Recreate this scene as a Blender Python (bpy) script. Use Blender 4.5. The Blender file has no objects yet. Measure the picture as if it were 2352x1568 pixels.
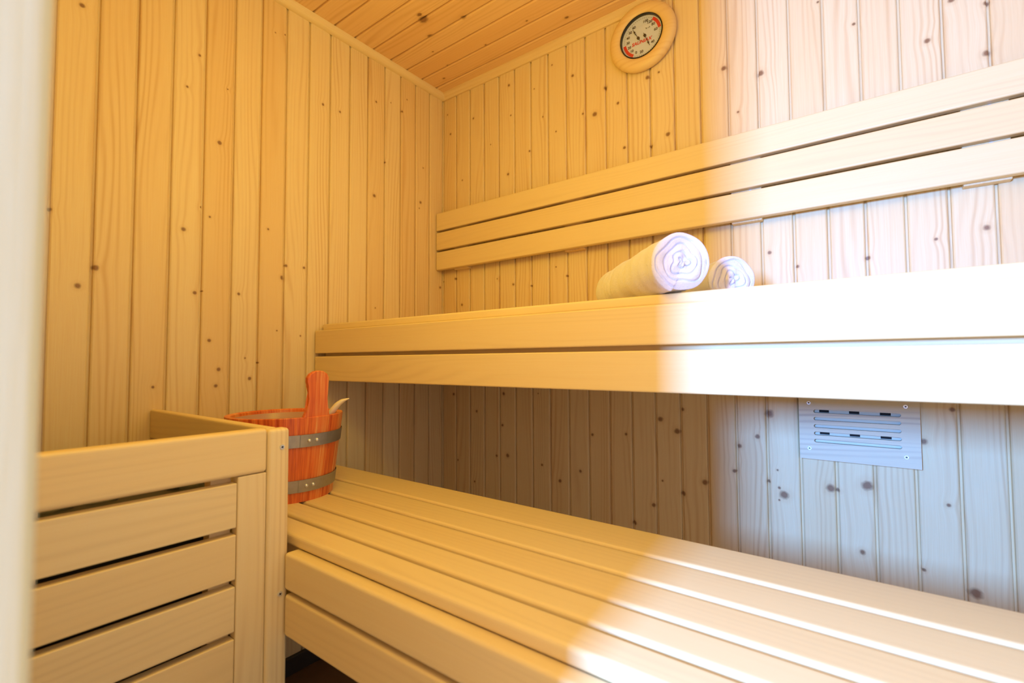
import bpy, bmesh, math, random
from mathutils import Vector, Matrix
R = random.Random(7)
S = 0.08                       # one wall board is 8 cm wide; the plan below is drawn in board widths
Z0 = 27.1                      # floor level below the ceiling trim, in board widths
C = bpy.context.scene.collection
def W(x, y, z): return Vector((x*S, y*S, (z+Z0)*S))

# ------------------------------------------------------------------ camera
yaw, pitch, roll = -0.64586, 0.04198, -0.00459
fw = Vector((math.cos(pitch)*math.sin(yaw), math.cos(pitch)*math.cos(yaw), math.sin(pitch)))
r0 = Vector((math.cos(yaw), -math.sin(yaw), 0)); u0 = r0.cross(fw)
rr = r0*math.cos(roll)+u0*math.sin(roll); uu = -r0*math.sin(roll)+u0*math.cos(roll)
cd = bpy.data.cameras.new('camera'); cam = bpy.data.objects.new('camera', cd); C.objects.link(cam)
M = Matrix((rr, uu, -fw)).transposed().to_4x4(); M.translation = W(19.089, -19.008, -14.687)
cam.matrix_world = M
cd.sensor_width = 36; cd.lens = 36*1106.25/2352; cd.clip_start = 0.01
cd.dof.use_dof = True; cd.dof.focus_distance = 1.3; cd.dof.aperture_fstop = 3.4
bpy.context.scene.camera = cam

# ------------------------------------------------------------------ light and exposure
w = bpy.data.worlds.new('world'); bpy.context.scene.world = w; w.use_nodes = True
w.node_tree.nodes['Background'].inputs[0].default_value = (1.0, 0.74, 0.54, 1)
w.node_tree.nodes['Background'].inputs[1].default_value = 1.2
def area(name, loc, tgt, sx, sy, power, col):
    l = bpy.data.lights.new(name, 'AREA'); l.shape = 'RECTANGLE'; l.size = sx; l.size_y = sy
    l.energy = power; l.color = col
    o = bpy.data.objects.new(name, l); C.objects.link(o); o.location = loc
    o.rotation_euler = (tgt-loc).to_track_quat('-Z', 'Y').to_euler(); return o
area('daylight_from_window', W(16.5, -30, -11.7), W(17.3, 0, -14.5), 0.11, 0.30, 95, (0.13, 0.36, 1.0))
for en, lp in ((6.8, W(13.5, -15.8, -6.5)), (3.4, W(10.0, -9.5, -6.5))):  # sauna lamp, then an added warm fill for the corner and ceiling
    pl = bpy.data.lights.new('sauna_lamp_and_fill', 'POINT'); pl.energy = en; pl.color = (1.0, 0.76, 0.07); pl.shadow_soft_size = 0.10
    po = bpy.data.objects.new('sauna_lamp_and_fill', pl); C.objects.link(po); po.location = lp
vs = bpy.context.scene.view_settings
vs.view_transform = 'Standard'; vs.look = 'None'; vs.gamma = 1; vs.use_curve_mapping = False
vs.exposure = 0.35

# ------------------------------------------------------------------ materials
def new_mat(name, rough=0.6):
    m = bpy.data.materials.new(name); m.use_nodes = True
    b = m.node_tree.nodes['Principled BSDF']; b.inputs['Roughness'].default_value = rough
    return m, m.node_tree, b
def nd(t, typ, **kw):
    n = t.nodes.new(typ)
    for k, v in kw.items():
        if k in n.inputs.keys(): n.inputs[k].default_value = v
        else: setattr(n, k, v)
    return n
def math_(t, op, a, b=None, c=None):
    n = t.nodes.new('ShaderNodeMath'); n.operation = op
    for i, v in enumerate((a, b, c)):
        if v is None: continue
        if isinstance(v, (int, float)): n.inputs[i].default_value = v
        else: t.links.new(v, n.inputs[i])
    return n.outputs[0]
def vmath(t, op, a, b=None):
    n = t.nodes.new('ShaderNodeVectorMath'); n.operation = op
    for i, v in enumerate((a, b)):
        if v is None: continue
        if isinstance(v, (tuple, Vector)): n.inputs[i].default_value = v
        else: t.links.new(v, n.inputs[i])
    return n.outputs['Value'] if op == 'LENGTH' else n.outputs[0]
def noise(t, vec, scale, detail=3, rough=0.5):
    n = nd(t, 'ShaderNodeTexNoise'); n.inputs['Scale'].default_value = scale
    n.inputs['Detail'].default_value = detail; n.inputs['Roughness'].default_value = rough
    t.links.new(vec, n.inputs['Vector']); return n.outputs[0]
def ramp(t, f, stops):
    n = t.nodes.new('ShaderNodeValToRGB'); e = n.color_ramp.elements
    while len(e) < len(stops): e.new(0.5)
    for i, (p, c) in enumerate(stops):
        e[i].position = p; e[i].color = (*c, 1) if len(c) == 3 else c
    t.links.new(f, n.inputs[0]); return n.outputs[0]
def mix(t, f, a, b, mode='MIX'):
    n = t.nodes.new('ShaderNodeMix'); n.data_type = 'RGBA'; n.blend_type = mode
    for sock, v in ((n.inputs[0], f), (n.inputs[6], a), (n.inputs[7], b)):
        if isinstance(v, (int, float)): sock.default_value = v
        elif isinstance(v, tuple): sock.default_value = (*v, 1)
        else: t.links.new(v, sock)
    return n.outputs[2]
def comb(t, x, y, z):
    n = t.nodes.new('ShaderNodeCombineXYZ')
    for i, v in enumerate((x, y, z)):
        if isinstance(v, (int, float)): n.inputs[i].default_value = v
        else: t.links.new(v, n.inputs[i])
    return n.outputs[0]
def wood(name, pale, mid, dark, across, along, board=None, knots=(), ring=0.5, fine=0.35, rough=0.5, bump=0.04, spread=0.85):
    """across/along: 0,1,2 object axes. board=(offset, pitch) in metres gives each board its own grain."""
    m, t, b = new_mat(name, rough)
    tc = t.nodes.new('ShaderNodeTexCoord'); sp = t.nodes.new('ShaderNodeSeparateXYZ')
    t.links.new(tc.outputs['Object'], sp.inputs[0])
    A = sp.outputs[across]; L = sp.outputs[along]; D = sp.outputs[3-across-along]
    if board:
        bid = math_(t, 'FLOOR', math_(t, 'DIVIDE', math_(t, 'SUBTRACT', A, board[0]), board[1]))
        wn = nd(t, 'ShaderNodeTexWhiteNoise', noise_dimensions='1D'); t.links.new(bid, wn.inputs['W']); rnd = wn.outputs['Value']
        wn2 = nd(t, 'ShaderNodeTexWhiteNoise', noise_dimensions='1D'); t.links.new(math_(t, 'ADD', bid, 31.7), wn2.inputs['W']); rnd2 = wn2.outputs['Value']
    else:
        oi = t.nodes.new('ShaderNodeObjectInfo'); rnd = oi.outputs['Random']; rnd2 = math_(t, 'FRACT', math_(t, 'MULTIPLY', rnd, 7.31))
    # knots
    kd = None; bend = None
    if knots:
        base = comb(t, A, L, 0.0)
        wob = noise(t, base, 60, 2)
        for (ka, kl, kr, el) in knots:
            d = vmath(t, 'SUBTRACT', base, (ka, kl, 0))
            d = vmath(t, 'MULTIPLY', d, (1.25/kr, 1.25/(kr*el), 0))
            q = vmath(t, 'LENGTH', d)
            kd = q if kd is None else math_(t, 'MINIMUM', kd, q)
        kd = math_(t, 'ADD', kd, math_(t, 'MULTIPLY', math_(t, 'SUBTRACT', wob, 0.5), 0.7))
        bend = math_(t, 'MULTIPLY', math_(t, 'POWER', 2.718, math_(t, 'MULTIPLY', math_(t, 'MULTIPLY', kd, kd), -0.05)), 0.006)
        A2 = math_(t, 'ADD', A, bend)
    else: A2 = A
    off = math_(t, 'MULTIPLY', rnd, 37.0)
    low = noise(t, comb(t, math_(t, 'ADD', math_(t, 'MULTIPLY', A2, 9), off), math_(t, 'MULTIPLY', L, 0.9), math_(t, 'ADD', math_(t, 'MULTIPLY', D, 4), off)), 1.0, 1.5)
    rg = math_(t, 'SINE', math_(t, 'ADD', math_(t, 'MULTIPLY', low, 55), math_(t, 'MULTIPLY', A2, 420)))
    rg = math_(t, 'POWER', math_(t, 'MULTIPLY_ADD', rg, 0.5, 0.5), 2.2)
    msk = noise(t, comb(t, math_(t, 'ADD', math_(t, 'MULTIPLY', A2, 22), off), math_(t, 'MULTIPLY', L, 1.1), off), 1.0, 2)
    msk = ramp(t, msk, [(0.40, (0, 0, 0)), (0.66, (1, 1, 1))])
    fn = noise(t, comb(t, math_(t, 'ADD', math_(t, 'MULTIPLY', A2, 340), off), math_(t, 'MULTIPLY', L, 7), math_(t, 'MULTIPLY', D, 40)), 1.0, 3, 0.65)
    fn = ramp(t, fn, [(0.30, (0, 0, 0)), (0.72, (1, 1, 1))])
    tone = math_(t, 'ADD', math_(t, 'MULTIPLY', math_(t, 'SUBTRACT', rnd2, 0.35), spread), math_(t, 'MULTIPLY', math_(t, 'SUBTRACT', low, 0.5), 0.5))
    nt = nd(t, 'ShaderNodeClamp'); t.links.new(tone, nt.inputs[0])
    col = mix(t, nt.outputs[0], pale, mid)
    col = mix(t, math_(t, 'MULTIPLY', math_(t, 'MULTIPLY', rg, msk), ring*0.85), col, dark)
    col = mix(t, math_(t, 'MULTIPLY', fn, fine), col, mid)
    if knots:
        halo = ramp(t, math_(t, 'MULTIPLY', kd, 0.25), [(0.0, (1, 1, 1)), (0.30, (0.5, 0.5, 0.5)), (0.55, (0, 0, 0))])
        col = mix(t, math_(t, 'MULTIPLY', halo, 0.30), col, dark)
        core = ramp(t, math_(t, 'MULTIPLY', kd, 0.25), [(0.12, (1, 1, 1)), (0.27, (0, 0, 0))])
        col = mix(t, math_(t, 'MULTIPLY', core, 0.78), col, (0.17, 0.055, 0.018))
    t.links.new(col, b.inputs['Base Color'])
    bp = nd(t, 'ShaderNodeBump'); bp.inputs['Strength'].default_value = bump; bp.inputs['Distance'].default_value = 0.002
    t.links.new(fn, bp.inputs['Height']); t.links.new(bp.outputs[0], b.inputs['Normal'])
    b.inputs['Specular IOR Level'].default_value = 0.35
    return m
def plain(name, col, rough=0.5, metal=0.0, var=0.0, scale=40):
    m, t, b = new_mat(name, rough); b.inputs['Metallic'].default_value = metal
    tc = t.nodes.new('ShaderNodeTexCoord'); n = noise(t, tc.outputs['Object'], scale, 4)
    c = mix(t, math_(t, 'MULTIPLY', n, var), tuple(col), tuple(x*0.35 for x in col))
    t.links.new(c, b.inputs['Base Color']); return m

# wall boards: grooves lie at these places (board widths from the corner)
oL, oR, oC, PC = 1.041, 0.988, 0.84, 1.033
PALE, MID, DARK = (0.84, 0.67, 0.38), (0.76, 0.49, 0.20), (0.54, 0.26, 0.08)
def KL(y, z, r=0.075, el=1.0): return (y*S, (z+Z0)*S, r*S, el)
# knots: place along the wall, height, radius, stretch (board widths)
KNL = [ (-15.48, -3.73, 0.100, 1.0), (-12.26, -3.63, 0.070, 1.0), (-12.63, -4.95, 0.070, 1.0), (-11.55, -6.57, 0.100, 1.0), (-11.31, -4.44, 0.040, 1.0), (-16.04, -10.18, 0.080, 1.0), (-14.97, -11.74, 0.130, 1.0), (-15.37, -12.35, 0.120, 1.0), (-12.64, -10.03, 0.110, 1.0), (-11.82, -9.40, 0.060, 1.0), (-12.25, -12.21, 0.090, 1.0), (-12.01, -12.12, 0.040, 1.0), (-10.78, -12.09, 0.080, 1.0), (-9.72, -9.39, 0.070, 1.0), (-12.11, -9.12, 0.050, 1.0), (-8.97, -10.73, 0.080, 1.0), (-9.13, -11.25, 0.120, 1.0), (-11.76, -13.88, 0.090, 1.0), (-11.42, -14.92, 0.100, 1.0), (-11.51, -15.51, 0.100, 1.0), (-10.33, -15.28, 0.100, 1.0), (-13.41, -15.47, 0.070, 1.0), (-10.51, -14.50, 0.050, 1.0), (-10.02, -14.68, 0.050, 1.0), (-8.20, -10.70, 0.080, 1.0), (-9.31, -13.40, 0.040, 1.0), (-8.32, -13.57, 0.050, 1.0), (-7.42, -3.34, 0.080, 1.0), (-6.58, -3.32, 0.070, 1.0), (-4.60, -1.99, 0.080, 1.0), (-3.71, -1.65, 0.040, 1.0), (-2.67, -1.03, 0.050, 1.0), (-2.98, -1.79, 0.070, 1.0), (-4.67, -6.66, 0.120, 1.0), (-1.71, -6.20, 0.100, 1.0), (-1.53, -4.28, 0.060, 1.0), (-4.03, -4.79, 0.060, 1.0), (-0.25, -10.57, 0.100, 1.0), (-4.57, -12.08, 0.050, 1.0), (-1.80, -6.53, 0.050, 1.0), (-9.16, -1.15, 0.050, 1.0), (-9.56, -1.28, 0.040, 1.0) ]
KNR = [ (0.31, -0.83, 0.060, 1.0), (0.54, -2.00, 0.080, 1.0), (2.23, -1.64, 0.080, 1.0), (4.64, -0.68, 0.100, 1.0), (4.75, -2.27, 0.060, 1.0), (3.43, -3.40, 0.050, 1.0), (1.43, -4.82, 0.060, 1.0), (4.56, -5.24, 0.100, 1.0), (6.19, -1.41, 0.050, 1.0), (5.88, -4.41, 0.070, 1.0), (6.68, -2.95, 0.050, 1.0), (7.22, -0.61, 0.060, 1.0), (8.33, -1.54, 0.100, 1.0), (8.84, -3.49, 0.070, 1.0), (9.43, -3.70, 0.160, 1.0), (7.41, -3.89, 0.060, 1.0), (9.97, -2.68, 0.120, 1.0), (10.54, -3.57, 0.090, 1.0), (10.81, -5.60, 0.090, 1.0), (12.35, -2.88, 0.070, 1.0), (11.87, -2.93, 0.120, 1.0), (12.68, -5.56, 0.120, 1.0), (11.98, -5.85, 0.100, 1.0), (14.84, -3.66, 0.130, 1.0), (15.29, -5.49, 0.070, 1.0), (0.02, -10.22, 0.060, 1.0), (0.92, -10.15, 0.090, 1.0), (1.40, -11.62, 0.100, 1.0), (4.86, -10.86, 0.090, 1.0), (5.94, -11.03, 0.070, 1.0), (7.92, -10.77, 0.070, 1.0), (8.47, -12.31, 0.070, 1.0), (7.35, -10.29, 0.050, 1.0), (3.84, -10.47, 0.050, 1.0), (16.07, -4.31, 0.150, 1.0), (18.84, -3.69, 0.070, 1.0), (20.63, -5.00, 0.110, 1.0), (21.90, -5.89, 0.130, 1.0), (21.94, -4.41, 0.100, 1.0), (21.21, -3.99, 0.120, 1.0), (16.21, -10.87, 0.090, 1.0), (17.05, -11.47, 0.080, 1.0), (18.99, -11.43, 0.100, 1.0), (21.73, -10.93, 0.120, 1.0), (20.64, -11.09, 0.070, 1.0), (17.87, -2.50, 0.060, 1.0), (-2.61, -17.51, 0.080, 1.0), (4.23, -16.28, 0.120, 1.0), (4.14, -17.84, 0.100, 1.0), (4.46, -19.31, 0.140, 1.0), (3.77, -19.39, 0.090, 1.0), (6.49, -19.51, 0.080, 1.0), (7.46, -20.11, 0.110, 1.0), (6.30, -16.19, 0.050, 1.0), (2.44, -17.25, 0.100, 1.0), (0.79, -16.43, 0.100, 1.0), (2.29, -20.88, 0.070, 1.0), (9.14, -17.88, 0.090, 1.0), (8.52, -19.54, 0.100, 1.0), (10.70, -17.73, 0.090, 1.0), (12.17, -17.00, 0.150, 1.0), (12.82, -17.43, 0.160, 1.0), (13.04, -16.57, 0.110, 1.0), (12.21, -19.43, 0.060, 1.0), (13.02, -19.80, 0.130, 1.0), (13.84, -19.25, 0.150, 1.0), (11.84, -20.45, 0.120, 1.0), (11.02, -21.30, 0.140, 1.0), (14.88, -18.69, 0.100, 1.0), (15.07, -17.77, 0.120, 1.0), (15.67, -17.38, 0.120, 1.0), (16.06, -16.55, 0.200, 1.0), (16.45, -19.30, 0.200, 1.0), (16.31, -19.08, 0.070, 1.0), (16.27, -18.48, 0.050, 1.0), (16.30, -19.50, 0.050, 1.0), (15.99, -18.91, 0.080, 1.0), (17.80, -18.87, 0.180, 1.0), (17.99, -18.91, 0.100, 1.0), (18.77, -18.64, 0.220, 1.0), (18.59, -20.74, 0.120, 1.0), (20.67, -18.92, 0.080, 1.0), (20.06, -20.92, 0.080, 1.0), (21.17, -21.30, 0.220, 1.0), (20.17, -17.13, 0.130, 1.0), (20.84, -16.14, 0.100, 1.0), (-1.52, -20.72, 0.080, 1.0), (-2.47, -21.29, 0.080, 1.0), (1.11, -19.92, 0.060, 1.0) ]
KNC = [ (-4.95, 3.70, 0.250, 1.5), (-5.25, 3.79, 0.120, 1.5), (-3.98, 5.19, 0.140, 1.5), (-4.04, 3.17, 0.120, 1.5), (-3.16, 2.43, 0.060, 1.5), (-1.27, 1.30, 0.080, 1.5), (-1.96, 2.24, 0.060, 1.5), (-0.20, 4.07, 0.120, 1.5), (-2.00, 4.78, 0.060, 1.5), (-2.13, 7.26, 0.060, 1.5), (-1.24, 8.78, 0.100, 1.5), (-0.92, 0.28, 0.060, 1.5) ]
M_LEFT = wood('spruce_boards_left', PALE, MID, DARK, 1, 2, (-oL*S, S), [KL(*k) for k in KNL] if KNL else (), rough=0.48)
M_BACK = wood('spruce_boards_back', PALE, MID, DARK, 0, 2, (oR*S, S), [KL(*k) for k in KNR] if KNR else (), rough=0.48)
M_CEIL = wood('spruce_boards_ceiling', (0.86, 0.58, 0.30), (0.80, 0.47, 0.20), DARK, 1, 0, (-oC*S, PC*S), [(k[0]*S, k[1]*S, k[2]*S, k[3]) for k in KNC] if KNC else (), rough=0.5)
M_PLAINB = wood('spruce_boards_other', PALE, MID, DARK, 0, 2, (0, S), rough=0.5)
M_PLAINR = wood('spruce_boards_right', PALE, MID, DARK, 1, 2, (0, S), rough=0.5)
AP, AM, AD = (0.84, 0.66, 0.35), (0.80, 0.56, 0.24), (0.56, 0.37, 0.18)
M_AX = wood('abachi_along_bench', AP, AM, AD, 2, 0, ring=0.22, fine=0.28, rough=0.42, bump=0.03, spread=0.5)
M_AXT = wood('abachi_seat_boards', AP, AM, AD, 1, 0, ring=0.20, fine=0.24, rough=0.40, bump=0.03, spread=0.5)
M_AY = wood('abachi_guard_slats', AP, AM, AD, 2, 1, ring=0.30, fine=0.30, rough=0.42, bump=0.03)
M_AZ = wood('abachi_uprights', AP, AM, (0.55, 0.30, 0.12), 1, 2, ring=0.45, fine=0.30, rough=0.42, bump=0.03)
M_BAT = wood('spruce_battens', PALE, MID, DARK, 0, 2, ring=0.3)
M_BEAM = wood('spruce_beam', PALE, MID, DARK, 2, 0, ring=0.6)
M_TRIMX = wood('trim_wood_x', PALE, MID, DARK, 2, 0, ring=0.3)
M_TRIMY = wood('trim_wood_y', PALE, MID, DARK, 2, 1, ring=0.3)
M_JAMB = wood('door_frame_wood', (0.66, 0.60, 0.38), (0.60, 0.52, 0.29), (0.50, 0.38, 0.18), 1, 2, ring=0.35, fine=0.2)
M_PLY = wood('birch_plywood', (0.80, 0.70, 0.46), (0.70, 0.58, 0.36), (0.42, 0.30, 0.20), 2, 0, ring=0.9, fine=0.5, rough=0.45)
M_STEEL = plain('galvanised_steel', (0.46, 0.45, 0.42), 0.42, 0.85, 0.5, 60)
M_SCREW = plain('zinc_screw', (0.75, 0.77, 0.80), 0.35, 0.7, 0.2)
M_DARK = plain('painted_hole_shade', (0.012, 0.010, 0.008), 0.8)
M_IRON = plain('black_heater_steel', (0.02, 0.02, 0.02), 0.55, 0.3)
M_ROCK = plain('heater_stone', (0.10, 0.09, 0.085), 0.9, 0.0, 0.6, 25)
M_LINER = plain('plastic_liner', (0.50, 0.28, 0.22), 0.3)
M_WHITE = plain('dial_white', (0.68, 0.76, 0.95), 0.5)
M_RED = plain('dial_red', (0.72, 0.02, 0.01), 0.5)
M_BLACK = plain('dial_black', (0.012, 0.012, 0.014), 0.4)
M_FLOOR = plain('brown_floor', (0.20, 0.10, 0.05), 0.5, 0.0, 0.6, 12)
M_SKIRT = plain('dark_skirting', (0.035, 0.028, 0.026), 0.5, 0.0, 0.3)
M_LADLE = wood('ladle_wood', (0.86, 0.72, 0.46), (0.8, 0.62, 0.36), AD, 2, 0, ring=0.1, rough=0.4)
M_RING = wood('dial_frame_wood', (0.84, 0.62, 0.30), (0.78, 0.52, 0.22), (0.58, 0.30, 0.10), 2, 0, ring=0.3, fine=0.25, rough=0.35)
def towel_mat():
    m, t, b = new_mat('white_terry', 0.95)
    tc = t.nodes.new('ShaderNodeTexCoord')
    n = noise(t, tc.outputs['Object'], 420, 3, 0.7); n2 = noise(t, tc.outputs['Object'], 60, 2)
    c = mix(t, n2, (0.89, 0.84, 0.93), (0.81, 0.76, 0.87)); t.links.new(c, b.inputs['Base Color'])
    bp = nd(t, 'ShaderNodeBump'); bp.inputs['Strength'].default_value = 0.7; bp.inputs['Distance'].default_value = 0.003
    t.links.new(n, bp.inputs['Height']); t.links.new(bp.outputs[0], b.inputs['Normal'])
    b.inputs['Sheen Weight'].default_value = 0.3; return m
M_TOWEL = towel_mat()
def cedar_mat():
    m, t, b = new_mat('red_cedar_staves', 0.38)
    tc = t.nodes.new('ShaderNodeTexCoord'); sp = t.nodes.new('ShaderNodeSeparateXYZ'); t.links.new(tc.outputs['Object'], sp.inputs[0])
    ang = math_(t, 'ARCTAN2', sp.outputs[1], sp.outputs[0])
    sid = math_(t, 'FLOOR', math_(t, 'MULTIPLY', ang, 20/(2*math.pi)))
    wn = nd(t, 'ShaderNodeTexWhiteNoise', noise_dimensions='1D'); t.links.new(sid, wn.inputs['W'])
    v = comb(t, math_(t, 'MULTIPLY', ang, 9), math_(t, 'MULTIPLY', sp.outputs[2], 3), wn.outputs['Value'])
    n = noise(t, v, 2.4, 3, 0.6)
    f = noise(t, comb(t, math_(t, 'MULTIPLY', ang, 60), math_(t, 'MULTIPLY', sp.outputs[2], 9), 0.0), 1.0, 2)
    tone = math_(t, 'MULTIPLY_ADD', wn.outputs['Value'], 0.30, math_(t, 'MULTIPLY_ADD', f, 0.25, math_(t, 'MULTIPLY', n, 0.75)))
    c = ramp(t, tone, [(0.38, (0.46, 0.06, 0.010)), (0.58, (0.72, 0.15, 0.025)), (0.74, (0.78, 0.25, 0.055)), (0.92, (0.84, 0.45, 0.15))])
    t.links.new(c, b.inputs['Base Color']); return m
M_CEDAR = cedar_mat()

# ------------------------------------------------------------------ mesh helpers
def thing(name, label, cat, loc, group=None):
    o = bpy.data.objects.new(name, None); C.objects.link(o); o.location = loc; o.empty_display_size = 0.05
    o['label'] = label; o['category'] = cat
    if group: o['group'] = group
    return o
def link(name, bm, mat, parent=None, loc=None, smooth=False, label=None, kind=None):
    """bm is in world metres; loc (world) becomes the origin"""
    if loc is None: loc = parent_loc(parent) if parent else Vector((0, 0, 0))
    loc = Vector(loc)
    bmesh.ops.translate(bm, verts=bm.verts, vec=-loc)
    bmesh.ops.recalc_face_normals(bm, faces=bm.faces)
    me = bpy.data.meshes.new(name); bm.to_mesh(me); bm.free()
    if isinstance(mat, (list, tuple)):
        for q in mat: me.materials.append(q)
    else: me.materials.append(mat)
    if smooth:
        for p in me.polygons: p.use_smooth = True
    o = bpy.data.objects.new(name, me); C.objects.link(o)
    if parent:
        o.parent = parent; o.location = loc-parent_loc(parent)
    else: o.location = loc
    if label: o['label'] = label
    if kind: o['kind'] = kind
    return o
def parent_loc(p):
    v = Vector(p.location)
    while p.parent: p = p.parent; v = v+Vector(p.location)
    return v
def box(bm, a, b, bev=0.0, seg=3):
    """a,b corners in plan units"""
    A = W(*a); B = W(*b)
    lo = Vector([min(A[i], B[i]) for i in range(3)]); hi = Vector([max(A[i], B[i]) for i in range(3)])
    g = bmesh.ops.create_cube(bm, size=1.0)
    vs_ = g['verts']
    for v in vs_:
        v.co = Vector([(lo[i]+hi[i])/2+v.co[i]*(hi[i]-lo[i]) for i in range(3)])
    if bev > 0:
        es = list({e for v in vs_ for e in v.link_edges})
        bmesh.ops.bevel(bm, geom=es, offset=bev*S, segments=seg, profile=0.5, affect='EDGES', clamp_overlap=True)
def part_box(name, a, b, mat, parent, bev=0.05, seg=3, **kw):
    bm = bmesh.new(); box(bm, a, b, bev, seg)
    c = (W(*a)+W(*b))/2
    return link(name, bm, mat, parent, loc=c, **kw)
def struct(name, bm, mat): return link(name, bm, mat, kind='structure')

# ------------------------------------------------------------------ room
XR, YF = 26.0, -18.55
PROF = [(0.0, 0.11), (0.035, 0.11), (0.04, 0.045), (0.055, 0.018), (0.085, 0.0), (0.925, 0.0), (0.955, 0.018), (0.97, 0.045), (0.975, 0.11), (1.0, 0.11)]
def boards(c0, c1, off, pitch):
    """cross-section points of tongue and groove boards along a line; groove centred on off+k"""
    pts = []; k = math.floor((c0-off)/pitch)-1
    while off+k*pitch < c1+1:
        for a, d in PROF:
            c = off+(k+a-0.02)*pitch
            if c0 <= c <= c1: pts.append((c, d))
        k += 1
    return [(c0, 0.0)]+pts+[(c1, 0.0)]
def board_wall(name, mat, c0, c1, off, l0, l1, fn, th=0.5, pitch=1.0):
    """fn(c, l, d) gives the plan point; d = depth into the wall"""
    bm = bmesh.new(); pts = boards(c0, c1, off, pitch)
    ring = [(c, d) for c, d in pts]+[(c1, th), (c0, th)]
    lo = [bm.verts.new(W(*fn(c, l0, d))) for c, d in ring]; hi = [bm.verts.new(W(*fn(c, l1, d))) for c, d in ring]
    n = len(ring)
    for i in range(n): bm.faces.new((lo[i], lo[(i+1) % n], hi[(i+1) % n], hi[i]))
    bm.faces.new(lo); bm.faces.new(hi)
    return struct(name, bm, mat)
CH = 0.30                                             # ceiling above the trim's lower edge
board_wall('wall_left', M_LEFT, YF-1.6, 0.0, -oL, -Z0, CH+0.4, lambda c, l, d: (-d, c, l))
board_wall('wall_back', M_BACK, 0.0, XR, oR, -Z0, CH+0.4, lambda c, l, d: (c, d, l))
board_wall('wall_right', M_PLAINR, YF-1.6, 0.0, 0.3, -Z0, CH+0.4, lambda c, l, d: (XR+d, c, l))
board_wall('ceiling', M_CEIL, YF-1.6, 0.0, -oC, 0.0, XR, lambda c, l, d: (l, c, CH+d), pitch=PC)
board_wall('wall_front', M_PLAINB, 0.0, 15.62, 0.0, -Z0, CH, lambda c, l, d: (c, YF-d, l), th=1.6)
board_wall('wall_front_header', M_PLAINB, 15.62, XR, 0.0, -1.2, CH, lambda c, l, d: (c, YF-d, l), th=1.6)
bpy.data.objects['wall_front_header'].name = 'wall_front_over_door'  # unseen piece of the front wall above the door, no trim
bm = bmesh.new(); box(bm, (-0.5, 0.5, -Z0), (XR+0.5, YF-1.6, -Z0-0.6)); struct('floor', bm, M_FLOOR)
bm = bmesh.new(); box(bm, (0, 0, -Z0), (0.18, YF, -Z0+0.68), 0.03, 2); struct('baseboard_left', bm, M_SKIRT)
# door frame the photograph is taken through
bm = bmesh.new()
box(bm, (15.62, YF+0.02, -Z0), (16.0, YF-1.7, -1.2), 0.05, 3)
box(bm, (15.62, YF+0.02, -1.2), (25.0, YF-1.7, -0.85), 0.05, 3)
box(bm, (25.0, YF+0.02, -Z0), (25.38, YF-1.7, -0.85), 0.05, 3)
struct('door_1', bm, M_JAMB)
# ceiling trims: quarter round on the left, flat cove at the back
def quarter(name, mat, axis, l0, l1, r=0.30):
    bm = bmesh.new(); prof = [(0, 0)]+[(r*(1-0.0)*math.cos(a)*1.0, -r*math.sin(a)) for a in [i*math.pi/2/10 for i in range(11)]]
    def P(c, h, l): return W(c, l, CH+h) if axis == 1 else W(l, -c, CH+h)
    A = [bm.verts.new(P(c, h, l0)) for c, h in prof]; B = [bm.verts.new(P(c, h, l1)) for c, h in prof]
    n = len(prof)
    for i in range(n): bm.faces.new((A[i], A[(i+1) % n], B[(i+1) % n], B[i]))
    bm.faces.new(A); bm.faces.new(B)
    return struct(name, bm, mat)
quarter('trim_1', M_TRIMY, 1, -0.02, YF)
bm = bmesh.new()
prof = [(0, 0), (0.34, 0), (0.34, -0.04), (0.28, -0.08), (0.15, -0.20), (0.12, -0.25), (0.10, -0.30), (0, -0.30)]
A = [bm.verts.new(W(0.0, -c, CH+h)) for c, h in prof]; B = [bm.verts.new(W(XR, -c, CH+h)) for c, h in prof]
for i in range(len(prof)): bm.faces.new((A[i], A[(i+1) % len(prof)], B[(i+1) % len(prof)], B[i]))
bm.faces.new(A); bm.faces.new(B); struct('trim_2', bm, M_TRIMX)

# ------------------------------------------------------------------ backrest
t = thing('backrest', 'three long pale wooden rails fixed to the back wall above the upper bench', 'backrest', W(0, 0, -9.7))
for zt, zb in ((-6.56, -7.52), (-7.63, -8.59), (-8.70, -9.68)):
    part_box('rail', (0.06, -0.32, zt), (XR-0.1, -0.62, zb), M_AX, t, 0.05)
for x in (1.62, 8.5, 15.55, 21.75):
    part_box('batten', (x-0.5, 0.0, -6.66), (x+0.5, -0.32, -9.73), M_BAT, t, 0.03)
for x in (15.6, 21.75):
    for z in (-7.575, -8.645):
        bm = bmesh.new(); bmesh.ops.create_cone(bm, cap_ends=True, segments=16, radius1=0.05*S, radius2=0.05*S, depth=0.03*S, matrix=Matrix.Translation(W(x+0.1, -0.335, z)) @ Matrix.Rotation(math.pi/2, 4, 'X'))
        link('screw', bm, M_SCREW, t, loc=W(x+0.1, -0.335, z))

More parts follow.
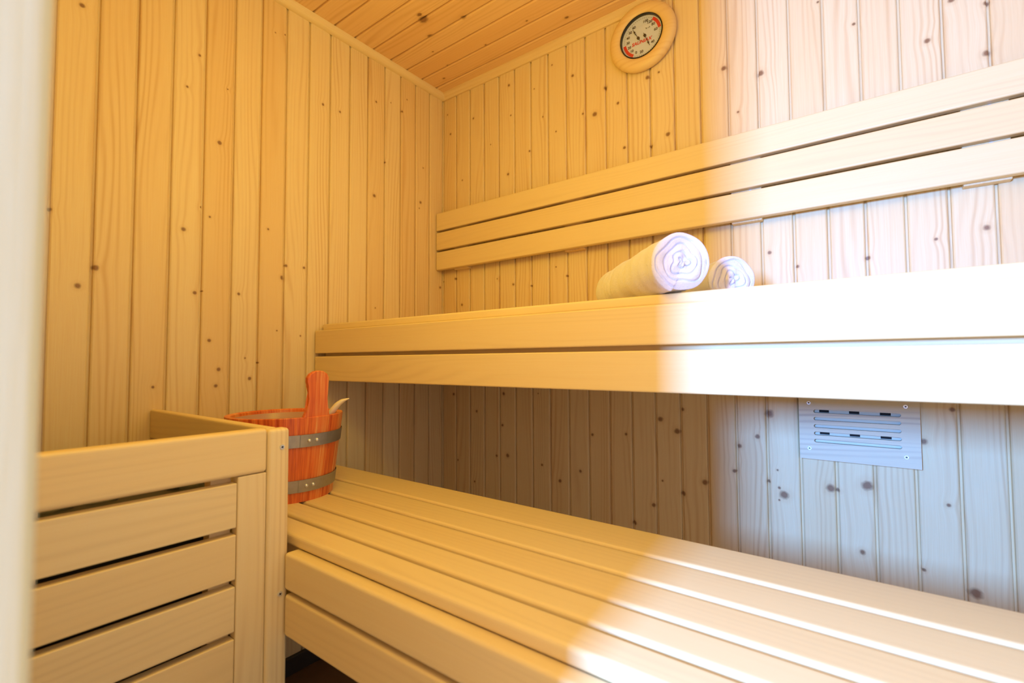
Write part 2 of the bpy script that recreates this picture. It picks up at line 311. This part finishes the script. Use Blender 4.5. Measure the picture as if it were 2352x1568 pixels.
# ------------------------------------------------------------------ upper bench
t = thing('sauna_bench', 'high upper sauna bench with two front fascia boards, carrying the rolled towels', 'bench', W(0, 0, -15.44))
yb = -0.25; n = 7; wd = (7.38-0.25-0.1*(n-1))/n
for i in range(n):
    y0 = -0.25-i*(wd+0.1); part_box('seat_board', (0.12, y0, -13.04), (XR-0.1, y0-wd, -13.32), M_AXT, t, 0.06)
part_box('fascia_board', (0.1, -7.38, -13.33), (XR-0.05, -7.72, -14.30), M_AX, t, 0.04)
part_box('fascia_board', (0.1, -7.38, -14.43), (XR-0.05, -7.72, -15.44), M_AX, t, 0.04)
part_box('beam', (0.35, -6.9, -13.33), (XR-0.05, -7.37, -14.75), M_BEAM, t, 0.03)
part_box('beam', (0.2, -0.02, -13.33), (XR-0.05, -0.45, -14.6), M_BEAM, t, 0.03)
# ------------------------------------------------------------------ lower bench
t = thing('sauna_bench', 'low lower sauna bench of five wide boards, with the wooden bucket on it', 'bench', W(0, -7.7, -20.9))
seams = [-7.72, -9.11, -10.28, -11.32, -12.18, -12.90]
for i in range(5):
    a = seams[i]-(0.055 if i else 0); b_ = seams[i+1]+(0.055 if i < 4 else 0)
    part_box('seat_board', (0.12, a, -18.75), (XR-0.1, b_, -19.04), M_AXT, t, 0.085, 4)
part_box('fascia_board', (8.12, -12.80, -19.045), (XR-0.05, -13.18, -19.87), M_AX, t, 0.07, 4)
part_box('fascia_board', (8.14, -12.86, -19.97), (XR-0.05, -13.18, -20.90), M_AX, t, 0.07, 4)
part_box('beam', (0.15, -12.45, -19.045), (XR-0.1, -12.79, -20.7), M_BEAM, t, 0.03)
for x in (0.6, 9.2, 17.4, 24.8):
    part_box('crosspiece', (x-0.25, -7.95, -19.05), (x+0.25, -12.45, -20.0), M_BAT, t, 0.03)

# ------------------------------------------------------------------ heater guard
t = thing('heater_guard', 'slatted pale wooden heater guard in the near left corner', 'guard rail', W(8.05, -13.3, -27.1))
part_box('post', (7.75, -13.06, -16.2), (8.08, -13.56, -27.1), M_AZ, t, 0.09, 4)
part_box('top_rail', (7.72, -13.57, -16.17), (8.06, YF+0.02, -17.14), M_AY, t, 0.08, 4)
part_box('stile', (7.76, -13.57, -17.15), (8.03, -14.18, -27.1), M_AZ, t, 0.03)
zt = -17.275
while zt > -25.5:
    part_box('slat', (7.76, -14.19, zt), (8.02, YF+0.02, zt-0.95), M_AY, t, 0.025)
    zt -= 1.095
for y0, y1 in ((-14.2, -14.62), (-17.25, -17.7)):
    part_box('batten', (7.45, y0, -17.1), (7.755, y1, -26.9), M_BAT, t, 0.02)
part_box('side_rail', (0.02, -13.20, -16.2), (7.75, -13.47, -17.14), M_AX, t, 0.06)
zt = -17.26
while zt > -25.5:
    part_box('side_slat', (0.02, -13.20, zt), (7.6, -13.45, zt-0.98), M_AX, t, 0.03)
    zt -= 1.095
def screw_head(loc, nrm, parent, r=0.06):
    q = nrm.to_track_quat('Z', 'Y').to_matrix().to_4x4()
    bm = bmesh.new(); bmesh.ops.create_cone(bm, cap_ends=True, segments=20, radius1=r*S, radius2=r*0.85*S, depth=0.03*S, matrix=Matrix.Translation(loc) @ q)
    o = link('screw', bm, M_SCREW, parent, loc=loc)
    bm = bmesh.new()
    for a in (0, 1):
        g = bmesh.ops.create_cube(bm, size=1)
        d = (r*1.0*S, r*0.3*S, 0.036*S) if a else (r*0.3*S, r*1.0*S, 0.036*S)
        for v in g['verts']: v.co = Vector((v.co[0]*d[0], v.co[1]*d[1], v.co[2]*d[2]))
    bm.transform(Matrix.Translation(loc) @ q @ Matrix.Rotation(0.5, 4, 'Z'))
    link('screw_slot', bm, M_BLACK, o, loc=loc)
for z in (-16.63, -19.95): screw_head(W(8.085, -13.25, z), Vector((1, 0, 0)), t)

# ------------------------------------------------------------------ unseen heater, added behind the guard to darken the slat gaps
t = thing('added_heater', 'inferred black heater, added behind the wooden guard to darken the gaps between slats', 'heater', W(4.0, -16.0, -27.1))
part_box('casing', (1.2, -14.1, -17.5), (6.9, -18.0, -26.4), M_IRON, t, 0.12)
part_box('foot', (1.6, -14.6, -26.4), (2.0, -17.5, -27.1), M_IRON, t, 0.03)
part_box('foot', (6.1, -14.6, -26.4), (6.5, -17.5, -27.1), M_IRON, t, 0.03)
for i in range(30):
    bm = bmesh.new(); bmesh.ops.create_icosphere(bm, subdivisions=2, radius=0.55*S)
    k_ = R.uniform(0.7, 1.1)
    for v in bm.verts: v.co *= k_*(1+0.22*math.sin(31*v.co.x/S+i)*math.cos(3*v.co.y/S+2*i)); v.co.z *= 0.7
    p_ = W(1.9+(i % 6)*0.86+R.uniform(-.1, .1), -14.6-(i//6)*0.75, -17.72+R.uniform(-.1, .15))
    bmesh.ops.translate(bm, verts=bm.verts, vec=p_); link('stone', bm, M_ROCK, t, loc=p_)

# ------------------------------------------------------------------ thermometer
TC = (11.75, -0.12, -1.28)
t = thing('thermometer', 'round wood-framed thermometer and humidity dial high on the back wall', 'thermometer', W(*TC))
def lathe(bm, prof, center, nrm=Vector((0, -1, 0)), seg=96, close=False):
    q = nrm.to_track_quat('Z', 'Y').to_matrix()
    rings = []
    for r, h in prof:
        rings.append([bm.verts.new(center+q @ Vector((r*math.cos(2*math.pi*i/seg), r*math.sin(2*math.pi*i/seg), h))) for i in range(seg)])
    m = len(prof)
    for j in range(m if close else m-1):
        a, b = rings[j], rings[(j+1) % m]
        for i in range(seg): bm.faces.new((a[i], a[(i+1) % seg], b[(i+1) % seg], b[i]))
    return rings
wc = W(TC[0], 0, TC[2])
bm = bmesh.new()
pr = [(0.90, 0.02), (1.28, 0.02), (1.40, 0.12), (1.42, 0.22), (1.38, 0.33), (1.28, 0.40), (1.15, 0.43), (1.02, 0.42), (0.93, 0.38), (0.90, 0.30)]
lathe(bm, [(r*S, h*S) for r, h in pr], W(TC[0], -0.42*0, TC[2]), close=True)
for v in bm.verts: v.co.y -= 0.0
link('frame', bm, M_RING, t, smooth=True)
bm = bmesh.new(); lathe(bm, [(0.90*S, 0.20*S), (0.90*S, 0.375*S), (0.875*S, 0.375*S), (0.86*S, 0.22*S)], wc, close=True)
link('bezel', bm, M_BLACK, t)
bm = bmesh.new(); rg_ = lathe(bm, [(0.87*S, 0.20*S), (0.87*S, 0.24*S)], wc); bm.faces.new(rg_[0]); bm.faces.new(rg_[1])
dial = link('dial', bm, M_WHITE, t)
HY = -0.247
def dial_pt(u_, v_, h=HY): return W(TC[0]+u_, h, TC[2]+v_)
for a0, a1 in ((8, 52), (188, 240)):      # red danger arcs
    bm = bmesh.new()
    for i in range(16):
        p = [math.radians(a0+(a1-a0)*k/16) for k in (i, i+1)]
        q = [dial_pt(r*math.cos(a), r*math.sin(a)) for r, a in ((0.70, p[0]), (0.82, p[0]), (0.82, p[1]), (0.70, p[1]))]
        bm.faces.new([bm.verts.new(x) for x in q])
    link('red_arc', bm, M_RED, dial, loc=parent_loc(dial))
def text(s, u_, v_, size, mat, parent, name='lettering', bold=0.0, rot=0.0, shear=0.0, extr=0.0):
    cu = bpy.data.curves.new(name, 'FONT'); cu.body = s; cu.size = size*S; cu.align_x = 'CENTER'; cu.align_y = 'CENTER'
    cu.offset = bold*S; cu.shear = shear; cu.extrude = 0.002*S
    o = bpy.data.objects.new('tmp', cu); C.objects.link(o)
    o.rotation_euler = (math.pi/2, 0, 0)
    bpy.context.view_layer.update()
    me = bpy.data.meshes.new_from_object(o.evaluated_get(bpy.context.evaluated_depsgraph_get()))
    bpy.data.objects.remove(o)
    me.transform(Matrix.Rotation(math.pi/2, 4, 'X') @ Matrix.Rotation(rot, 4, 'Z'))
    me.materials.clear(); me.materials.append(mat)
    ob = bpy.data.objects.new(name, me); C.objects.link(ob); ob.parent = parent
    ob.location = dial_pt(u_, v_, HY-0.004)-parent_loc(parent)
    return ob
text('SAUNIAX', -0.02, -0.20, 0.20, M_RED, dial, 'lettering', 0.004, 0, 0.25)
tx = []
for s, a, r in (('30', 183, 0.60), ('20', 205, 0.60), ('10', 225, 0.62), ('0', 246, 0.62), ('40', 163, 0.62), ('50', 143, 0.62), ('60', 122, 0.62),
                ('20', 268, 0.62), ('100', 74, 0.62), ('80', 35, 0.60), ('120', 55, 0.60), ('60', 8, 0.60), ('40', 320, 0.60)):
    a = math.radians(a); tx.append(text(s, r*math.cos(a), r*math.sin(a), 0.15, M_BLACK, dial, 'numerals', 0.003))
text('°C', -0.27, 0.20, 0.09, M_BLACK, dial, 'numerals'); text('% r.F.', 0.27, 0.28, 0.09, M_BLACK, dial, 'numerals')
# scale ticks
def ticks(a0, a1):
  bm = bmesh.new()
  for a in range(a0, a1, 6):
    a_ = math.radians(a)
    c_, s_ = math.cos(a_), math.sin(a_); h = 0.006
    q = [dial_pt(r*c_-k*s_*h, r*s_+k*c_*h) for r, k in ((0.74, -1), (0.79, -1), (0.79, 1), (0.74, 1))]
    bm.faces.new([bm.verts.new(x) for x in q])
  link('scale_ticks', bm, M_BLACK, dial, loc=parent_loc(dial))
ticks(56, 186); ticks(244, 366)
def needle(px_, pz_, ang, ln):
    bm = bmesh.new(); a = math.radians(ang); c_, s_ = math.cos(a), math.sin(a)
    for r0_, r1_, h in ((-0.14, ln, 0.010), (ln*0.62, ln*0.78, 0.032)):
        q = [(dial_pt(px_+r*c_-k*s_*h, pz_+r*s_+k*c_*h, HY-0.03), dial_pt(px_+r*c_-k*s_*h, pz_+r*s_+k*c_*h, HY-0.02)) for r, k in ((r0_, -1), (r1_, -1), (r1_, 1), (r0_, 1))]
        T = [bm.verts.new(x[0]) for x in q]; B_ = [bm.verts.new(x[1]) for x in q]
        bm.faces.new(T); bm.faces.new(B_)
        for i in range(4): bm.faces.new((T[i], T[(i+1) % 4], B_[(i+1) % 4], B_[i]))
    rg = lathe(bm, [(0.055*S, 0), (0.055*S, 0.06*S)], dial_pt(px_, pz_, HY)); bm.faces.new(rg[1])
    link('needle', bm, M_BLACK, dial, loc=dial_pt(px_, pz_))
needle(-0.14, -0.01, 118, 0.50); needle(0.14, -0.01, 292, 0.52)
bm = bmesh.new(); rg = lathe(bm, [(0.865*S, 0.31*S), (0.865*S, 0.325*S)], wc); bm.faces.new(rg[0]); bm.faces.new(rg[1])
mg, tg, bg = new_mat('dial_glass', 0.02)
gl = nd(tg, 'ShaderNodeBsdfGlossy'); gl.inputs['Roughness'].default_value = 0.02; tr = nd(tg, 'ShaderNodeBsdfTransparent'); ms = nd(tg, 'ShaderNodeMixShader'); ms.inputs[0].default_value = 0.06
tg.links.new(tr.outputs[0], ms.inputs[1]); tg.links.new(gl.outputs[0], ms.inputs[2]); tg.links.new(ms.outputs[0], tg.nodes['Material Output'].inputs[0])
link('glass', bm, mg, t)

# ------------------------------------------------------------------ vent plate
x0, x1, z0, z1 = 16.99, 20.10, -17.93, -15.72
t = thing('vent_plate', 'pale plywood vent cover with five slots, screwed to the back wall below the upper bench', 'vent', W((x0+x1)/2, 0, z0))
bm = bmesh.new()
sl = [-16.36-0.24*i for i in range(5)]; sh_ = 0.055; sa, sb = 17.46, 19.60
def slab(a, b): box(bm, a, b)
yf, yk = -0.28, -0.12
# plate built around the slots with rounded slot ends
def plate_faces():
    us = [x0, sa, sb, x1]
    box(bm, (x0, yk, z0), (sa-sh_, yf, z1)); box(bm, (sb+sh_, yk, z0), (x1, yf, z1))
    zs = [z1]+[v for s_ in sl for v in (s_+sh_, s_-sh_)]+[z0]
    for i in range(0, len(zs), 2): box(bm, (sa-sh_, yk, zs[i]), (sb+sh_, yf, zs[i+1]))
    for s_ in sl:                                     # corner fillets of each slot
        for cx, sg in ((sa, -1), (sb, 1)):
            for vs_g in (-1, 1):
                ang = [math.pi/2*i/5 for i in range(6)]
                arc = [(cx+sg*sh_*math.cos(a), s_+vs_g*sh_*math.sin(a)) for a in ang]
                poly = arc+[(cx+sg*sh_, s_+vs_g*sh_)]
                F = [bm.verts.new(W(px_, yf, pz_)) for px_, pz_ in poly]; K = [bm.verts.new(W(px_, yk, pz_)) for px_, pz_ in poly]
                bm.faces.new(F); bm.faces.new(K)
                for i in range(len(poly)): bm.faces.new((F[i], F[(i+1) % len(poly)], K[(i+1) % len(poly)], K[i]))
plate_faces()
link('plate', bm, M_PLY, t)
bm = bmesh.new(); box(bm, (x0+0.1, -0.004, -17.8), (x1-0.1, -0.03, -15.9)); bk = link('slide', bm, plain('pale_slide', (0.80, 0.74, 0.56), 0.6), t)
for z in (sl[0], sl[3]):
    for xa in (17.55, 18.36, 19.15): part_box('hole_shade_patch', (xa, -0.03, z-0.05), (xa+0.27, -0.034, z+0.05), M_DARK, bk, 0)  # flat dark patches paint the shade inside the slide's holes
for x, z in ((17.28, -16.09), (19.77, -16.09), (17.27, -17.58), (19.75, -17.60)): screw_head(W(x, -0.285, z), Vector((0, -1, 0)), t, 0.065)  

# ------------------------------------------------------------------ bucket
BC = Vector(W(4.22, -11.12, -18.75)); Hb = 2.48*S; rt, rb = 1.69*S, 1.40*S
t = thing('wooden_bucket', 'orange-red wooden stave bucket with two steel hoops at the left end of the lower bench', 'bucket', BC)
NS = 20
def stave_r(a, base):
    k = (a*NS/(2*math.pi)) % 1.0
    g = min(k, 1-k)
    return base*(1-0.006*(1 if g < 0.03 else 0))/1.0*(math.cos(math.pi/NS)/math.cos((k-0.5)*2*math.pi/NS))**0.35
def wall_r(z): return rb+(rt-rb)*z/Hb
bm = bmesh.new(); seg = NS*10; rings = []
for base, z in [(0, 0.03*S)] + [(1, 0.0), (1, 0.25*Hb), (1, 0.5*Hb), (1, 0.75*Hb), (1, Hb-0.02*S), (0.99, Hb), (0.925, Hb), (0.90, Hb-0.03*S), (0.86, 0.12*S), (0.0, 0.12*S)]:
    ring = []
    for i in range(seg):
        a = 2*math.pi*i/seg; r = base*wall_r(z) if base else 0.001
        if base == 1: r = stave_r(a, r)
        ring.append(bm.verts.new(BC+Vector((r*math.cos(a), r*math.sin(a), z))))
    rings.append(ring)
for j in range(len(rings)-1):
    for i in range(seg): bm.faces.new((rings[j][i], rings[j][(i+1) % seg], rings[j+1][(i+1) % seg], rings[j+1][i]))
link('staves', bm, M_CEDAR, t)
bm = bmesh.new(); lathe(bm, [(wall_r(Hb)*0.915, Hb-0.12*S), (wall_r(Hb)*0.90, Hb-0.10*S), (wall_r(Hb)*0.885, Hb-0.12*S), (0.80*wall_r(0), 0.2*S), (0.001, 0.2*S), (0.001, 0.16*S), (0.82*wall_r(0), 0.16*S)], BC, Vector((0, 0, 1)))
link('liner', bm, M_LINER, t, smooth=True)
for za, zb in ((0.30, 0.66), (1.62, 1.98)):
    bm = bmesh.new(); za *= S; zb *= S
    lathe(bm, [(wall_r(za)*1.012, za), (wall_r(za)*1.022, za), (wall_r(zb)*1.022, zb), (wall_r(zb)*1.012, zb)], BC, Vector((0, 0, 1)), close=True)
    hoop = link('hoop', bm, M_STEEL, t, label='grey steel hoop')
    am = math.radians(1)
    bm = bmesh.new(); zm = (za+zb)/2
    # overlap tab of the band
    a0 = am-0.27; pts = []
    for k in range(9):
        a = a0+0.5*k/8
        for z in (za, zb): pts.append((a, z))
    V = [[bm.verts.new(BC+Vector((wall_r(z)*q*math.cos(a), wall_r(z)*q*math.sin(a), z))) for z in (za, zb)] for a in [a0+0.5*k/8 for k in range(9)] for q in (1.030,)]
    for k in range(8): bm.faces.new((V[k][0], V[k+1][0], V[k+1][1], V[k][1]))
    tab = link('band_end', bm, M_STEEL, hoop, loc=parent_loc(hoop))
    for da in (-0.12, 0.02):
        a = am+da; n_ = Vector((math.cos(a), math.sin(a), 0))
        bm = bmesh.new(); bmesh.ops.create_uvsphere(bm, u_segments=16, v_segments=10, radius=0.055*S)
        cpt = BC+n_*(wall_r(zm)*1.032)+Vector((0, 0, zm))
        bmesh.ops.translate(bm, verts=bm.verts, vec=cpt)
        link('rivet', bm, M_SCREW, hoop, loc=cpt, smooth=True)
# tall grip stave
th = math.radians(3); nn = Vector((math.cos(th), math.sin(th), 0)); tt = Vector((-math.sin(th), math.cos(th), 0))
out = [(-0.46, 0.0), (-0.44, 0.12), (-0.36, 0.26), (-0.28, 0.42), (-0.25, 0.62), (-0.265, 0.80), (-0.32, 1.0), (-0.365, 1.12), (-0.36, 1.24), (-0.29, 1.35), (-0.15, 1.43), (0.0, 1.45)]
out = out+[(-a, b) for a, b in reversed(out[:-1])]
bm = bmesh.new(); zb0 = Hb-0.10*S
def hp(a, b, d):
    rad = wall_r(Hb)*(1.0-d)+0.03*b*S
    x = a*S; ang = x/wall_r(Hb)
    return BC+(nn*math.cos(ang)+tt*math.sin(ang))*rad+Vector((0, 0, zb0+b*S))
F = [bm.verts.new(hp(a, b, 0.0)) for a, b in out]; K = [bm.verts.new(hp(a, b, 0.12)) for a, b in out]
bm.faces.new(F); bm.faces.new(K)
for i in range(len(out)): bm.faces.new((F[i], F[(i+1) % len(out)], K[(i+1) % len(out)], K[i]))
bmesh.ops.bevel(bm, geom=[e for e in bm.edges if (e.verts[0] in F and e.verts[1] in F) or (e.verts[0] in K and e.verts[1] in K)], offset=0.05*S, segments=3, profile=0.5, affect='EDGES')
link('grip', bm, M_CEDAR, t)

# ladle standing in the bucket
LC = BC+Vector((0, 0, 0.2*S))
t = thing('ladle', 'curved pale wooden ladle handle sticking out of the bucket', 'ladle', LC)
rh = Vector((0.799, 0.602, 0))
tip = BC+rh*(1.98*S)+Vector((0, 0, (18.75-15.82)*S)); mid1 = BC+rh*(1.45*S)+Vector((0, 0, (18.75-16.22)*S)); bot = BC-rh*(0.2*S)+Vector((0, 0, 0.55*S))
ctrl = [bot, BC+rh*(0.75*S)+Vector((0, 0, 1.55*S)), mid1, BC+rh*(1.72*S)+Vector((0, 0, (18.75-15.93)*S)), tip]
def bez(P, u_):
    Q = list(P)
    while len(Q) > 1: Q = [Q[i].lerp(Q[i+1], u_) for i in range(len(Q)-1)]
    return Q[0]
def catmull(P, n=10):
    o = []; E = [P[0]]+P+[P[-1]]
    for i in range(len(P)-1):
        a, b, c, d = E[i], E[i+1], E[i+2], E[i+3]
        for k in range(n):
            s_ = k/n
            o.append(0.5*((2*b)+(c-a)*s_+(2*a-5*b+4*c-d)*s_*s_+(3*b-a-3*c+d)*s_**3))
    return o+[P[-1]]
def tube(bm, path, rad, flat=1.0, seg=14):
    rings = []
    for i, p in enumerate(path):
        d = (path[min(i+1, len(path)-1)]-path[max(i-1, 0)]).normalized()
        sd = d.cross(Vector((0, 0, 1))).normalized(); up_ = sd.cross(d)
        r = rad(i/(len(path)-1))
        rings.append([bm.verts.new(p+sd*r*math.cos(2*math.pi*k/seg)+up_*r*flat*math.sin(2*math.pi*k/seg)) for k in range(seg)])
    for j in range(len(rings)-1):
        for k in range(seg): bm.faces.new((rings[j][k], rings[j][(k+1) % seg], rings[j+1][(k+1) % seg], rings[j+1][k]))
    bm.faces.new(rings[0]); bm.faces.new(rings[-1])
bm = bmesh.new(); tube(bm, catmull(ctrl), lambda s_: S*(0.09+0.07*math.sin(math.pi*min(1, s_*1.15)))*(1 if s_ < 0.8 else max(0.25, 1-(s_-0.8)*3.6)), 0.6)
link('handle', bm, M_LADLE, t, smooth=True)
bm = bmesh.new(); lathe(bm, [(0.001, 0.0), (0.30*S, 0.03*S), (0.46*S, 0.18*S), (0.50*S, 0.40*S), (0.46*S, 0.40*S), (0.41*S, 0.20*S), (0.26*S, 0.08*S), (0.001, 0.06*S)], LC-rh*(0.6*S), Vector((0, 0, 1)), 48)
link('bowl', bm, M_LADLE, t, smooth=True)

# ------------------------------------------------------------------ towels
def towel(label, front, dirv, L, Rr, seed, step_at, twist):
    """front = centre of the near spiral end; dirv = axis going away"""
    rnd = random.Random(seed)
    ph = [rnd.uniform(0, 6.28) for _ in range(8)]
    d = dirv.normalized(); up_ = Vector((0, 0, 1)); sd = d.cross(up_).normalized()
    bm = bmesh.new(); NT = 144; turns = 4.3; pitch_ = Rr/turns
    def wob(a, k=0): return 0.03*math.sin(2*a+ph[k])+0.02*math.sin(3*a+ph[k+1])+0.012*math.sin(7*a+ph[k+2])
    def outer(a, s_):
        rel = ((a-step_at)/(2*math.pi)) % 1.0
        r = Rr*(1+0.5*wob(a))-0.10*Rr*(1-rel)*1.0+0.02*Rr*math.sin(5*s_*3+ph[3])
        # sits flat on the seat
        return r
    def put(a, r, t_):
        x = r*math.cos(a); z = r*math.sin(a)
        z = max(z, -Rr*0.93)
        return front+sd*x+up_*z+d*t_
    rings = []
    NR = 46
    def endface(t0, sgn):
        rs = []
        for j in range(NR+1):
            f = j/NR; ring = []
            for i in range(NT):
                a = 2*math.pi*i/NT; R1 = outer(a, 0)
                q = f*R1
                lumps = 0.22*math.sin(3*a+ph[4]+f*4)+0.12*math.sin(5*a+ph[5]-f*6)
                phase = (q/pitch_-a/(2*math.pi)*1.0+lumps) % 1.0
                g = math.exp(-((min(phase, 1-phase))/0.11)**2)
                fade = 1.0 if f > 0.12 else f/0.12
                depth = 0.085*Rr*g*fade if f < 0.90 else 0.0
                dome = 0.10*Rr*(f**7)+0.04*Rr*math.sin(2*math.pi*f*1.5+a)
                ring.append((a, q, t0+sgn*(depth+dome-0.02*Rr*math.sin(4*a+ph[6]))))
            rs.append(ring)
        return rs
    for ring in endface(0.0, 1): rings.append(ring)
    NB = 60
    for j in range(1, NB):
        s_ = j/NB; ring = []
        for i in range(NT):
            a = 2*math.pi*i/NT; r = outer(a, s_)
            edge = 0.10*Rr
            if s_*L < 0.22*Rr: r *= 0.955+0.045*math.sin(math.pi/2*min(1, s_*L/(0.22*Rr)))
            bandp = (s_-0.66)/0.2
            if 0 < bandp < 1: r *= 1-0.07*(0.5-0.5*math.cos(bandp*2*math.pi*3))**2-0.01
            r *= 1+0.008*math.sin(9*s_*2*math.pi+2*a+ph[7])+0.006*math.sin(23*s_+5*a)
            ring.append((a, r, 0.10*Rr+s_*(L-0.2*Rr)))
        rings.append(ring)
    for ring in reversed(endface(L, -1)): rings.append(ring)
    V = [[bm.verts.new(put(*p)) for p in ring] for ring in rings]
    for j in range(len(V)-1):
        for i in range(NT):
            bm.faces.new((V[j][i], V[j][(i+1) % NT], V[j+1][(i+1) % NT], V[j+1][i]))
    bmesh.ops.remove_doubles(bm, verts=bm.verts, dist=1e-6)
    base = front+Vector((0, 0, -Rr*0.93))
    o = link('rolled_towel', bm, M_TOWEL, loc=base, smooth=True)
    o['label'] = label; o['category'] = 'towel'; o['group'] = 'rolled towels on the upper bench'
    return o
zr = -13.04
towel('larger white rolled towel nearer the camera, its spiral end at the bench edge', W(15.5, -7.5, zr+0.93*0.76), Vector((-0.68, 0.733, 0)), 4.9*S, 0.76*S, 3, -1.9, 0)
towel('smaller-looking white rolled towel lying behind and right of the front one', W(15.95, -4.45, zr+0.93*0.70), Vector((-0.62, 0.785, 0)), 3.9*S, 0.70*S, 11, -1.2, 0)
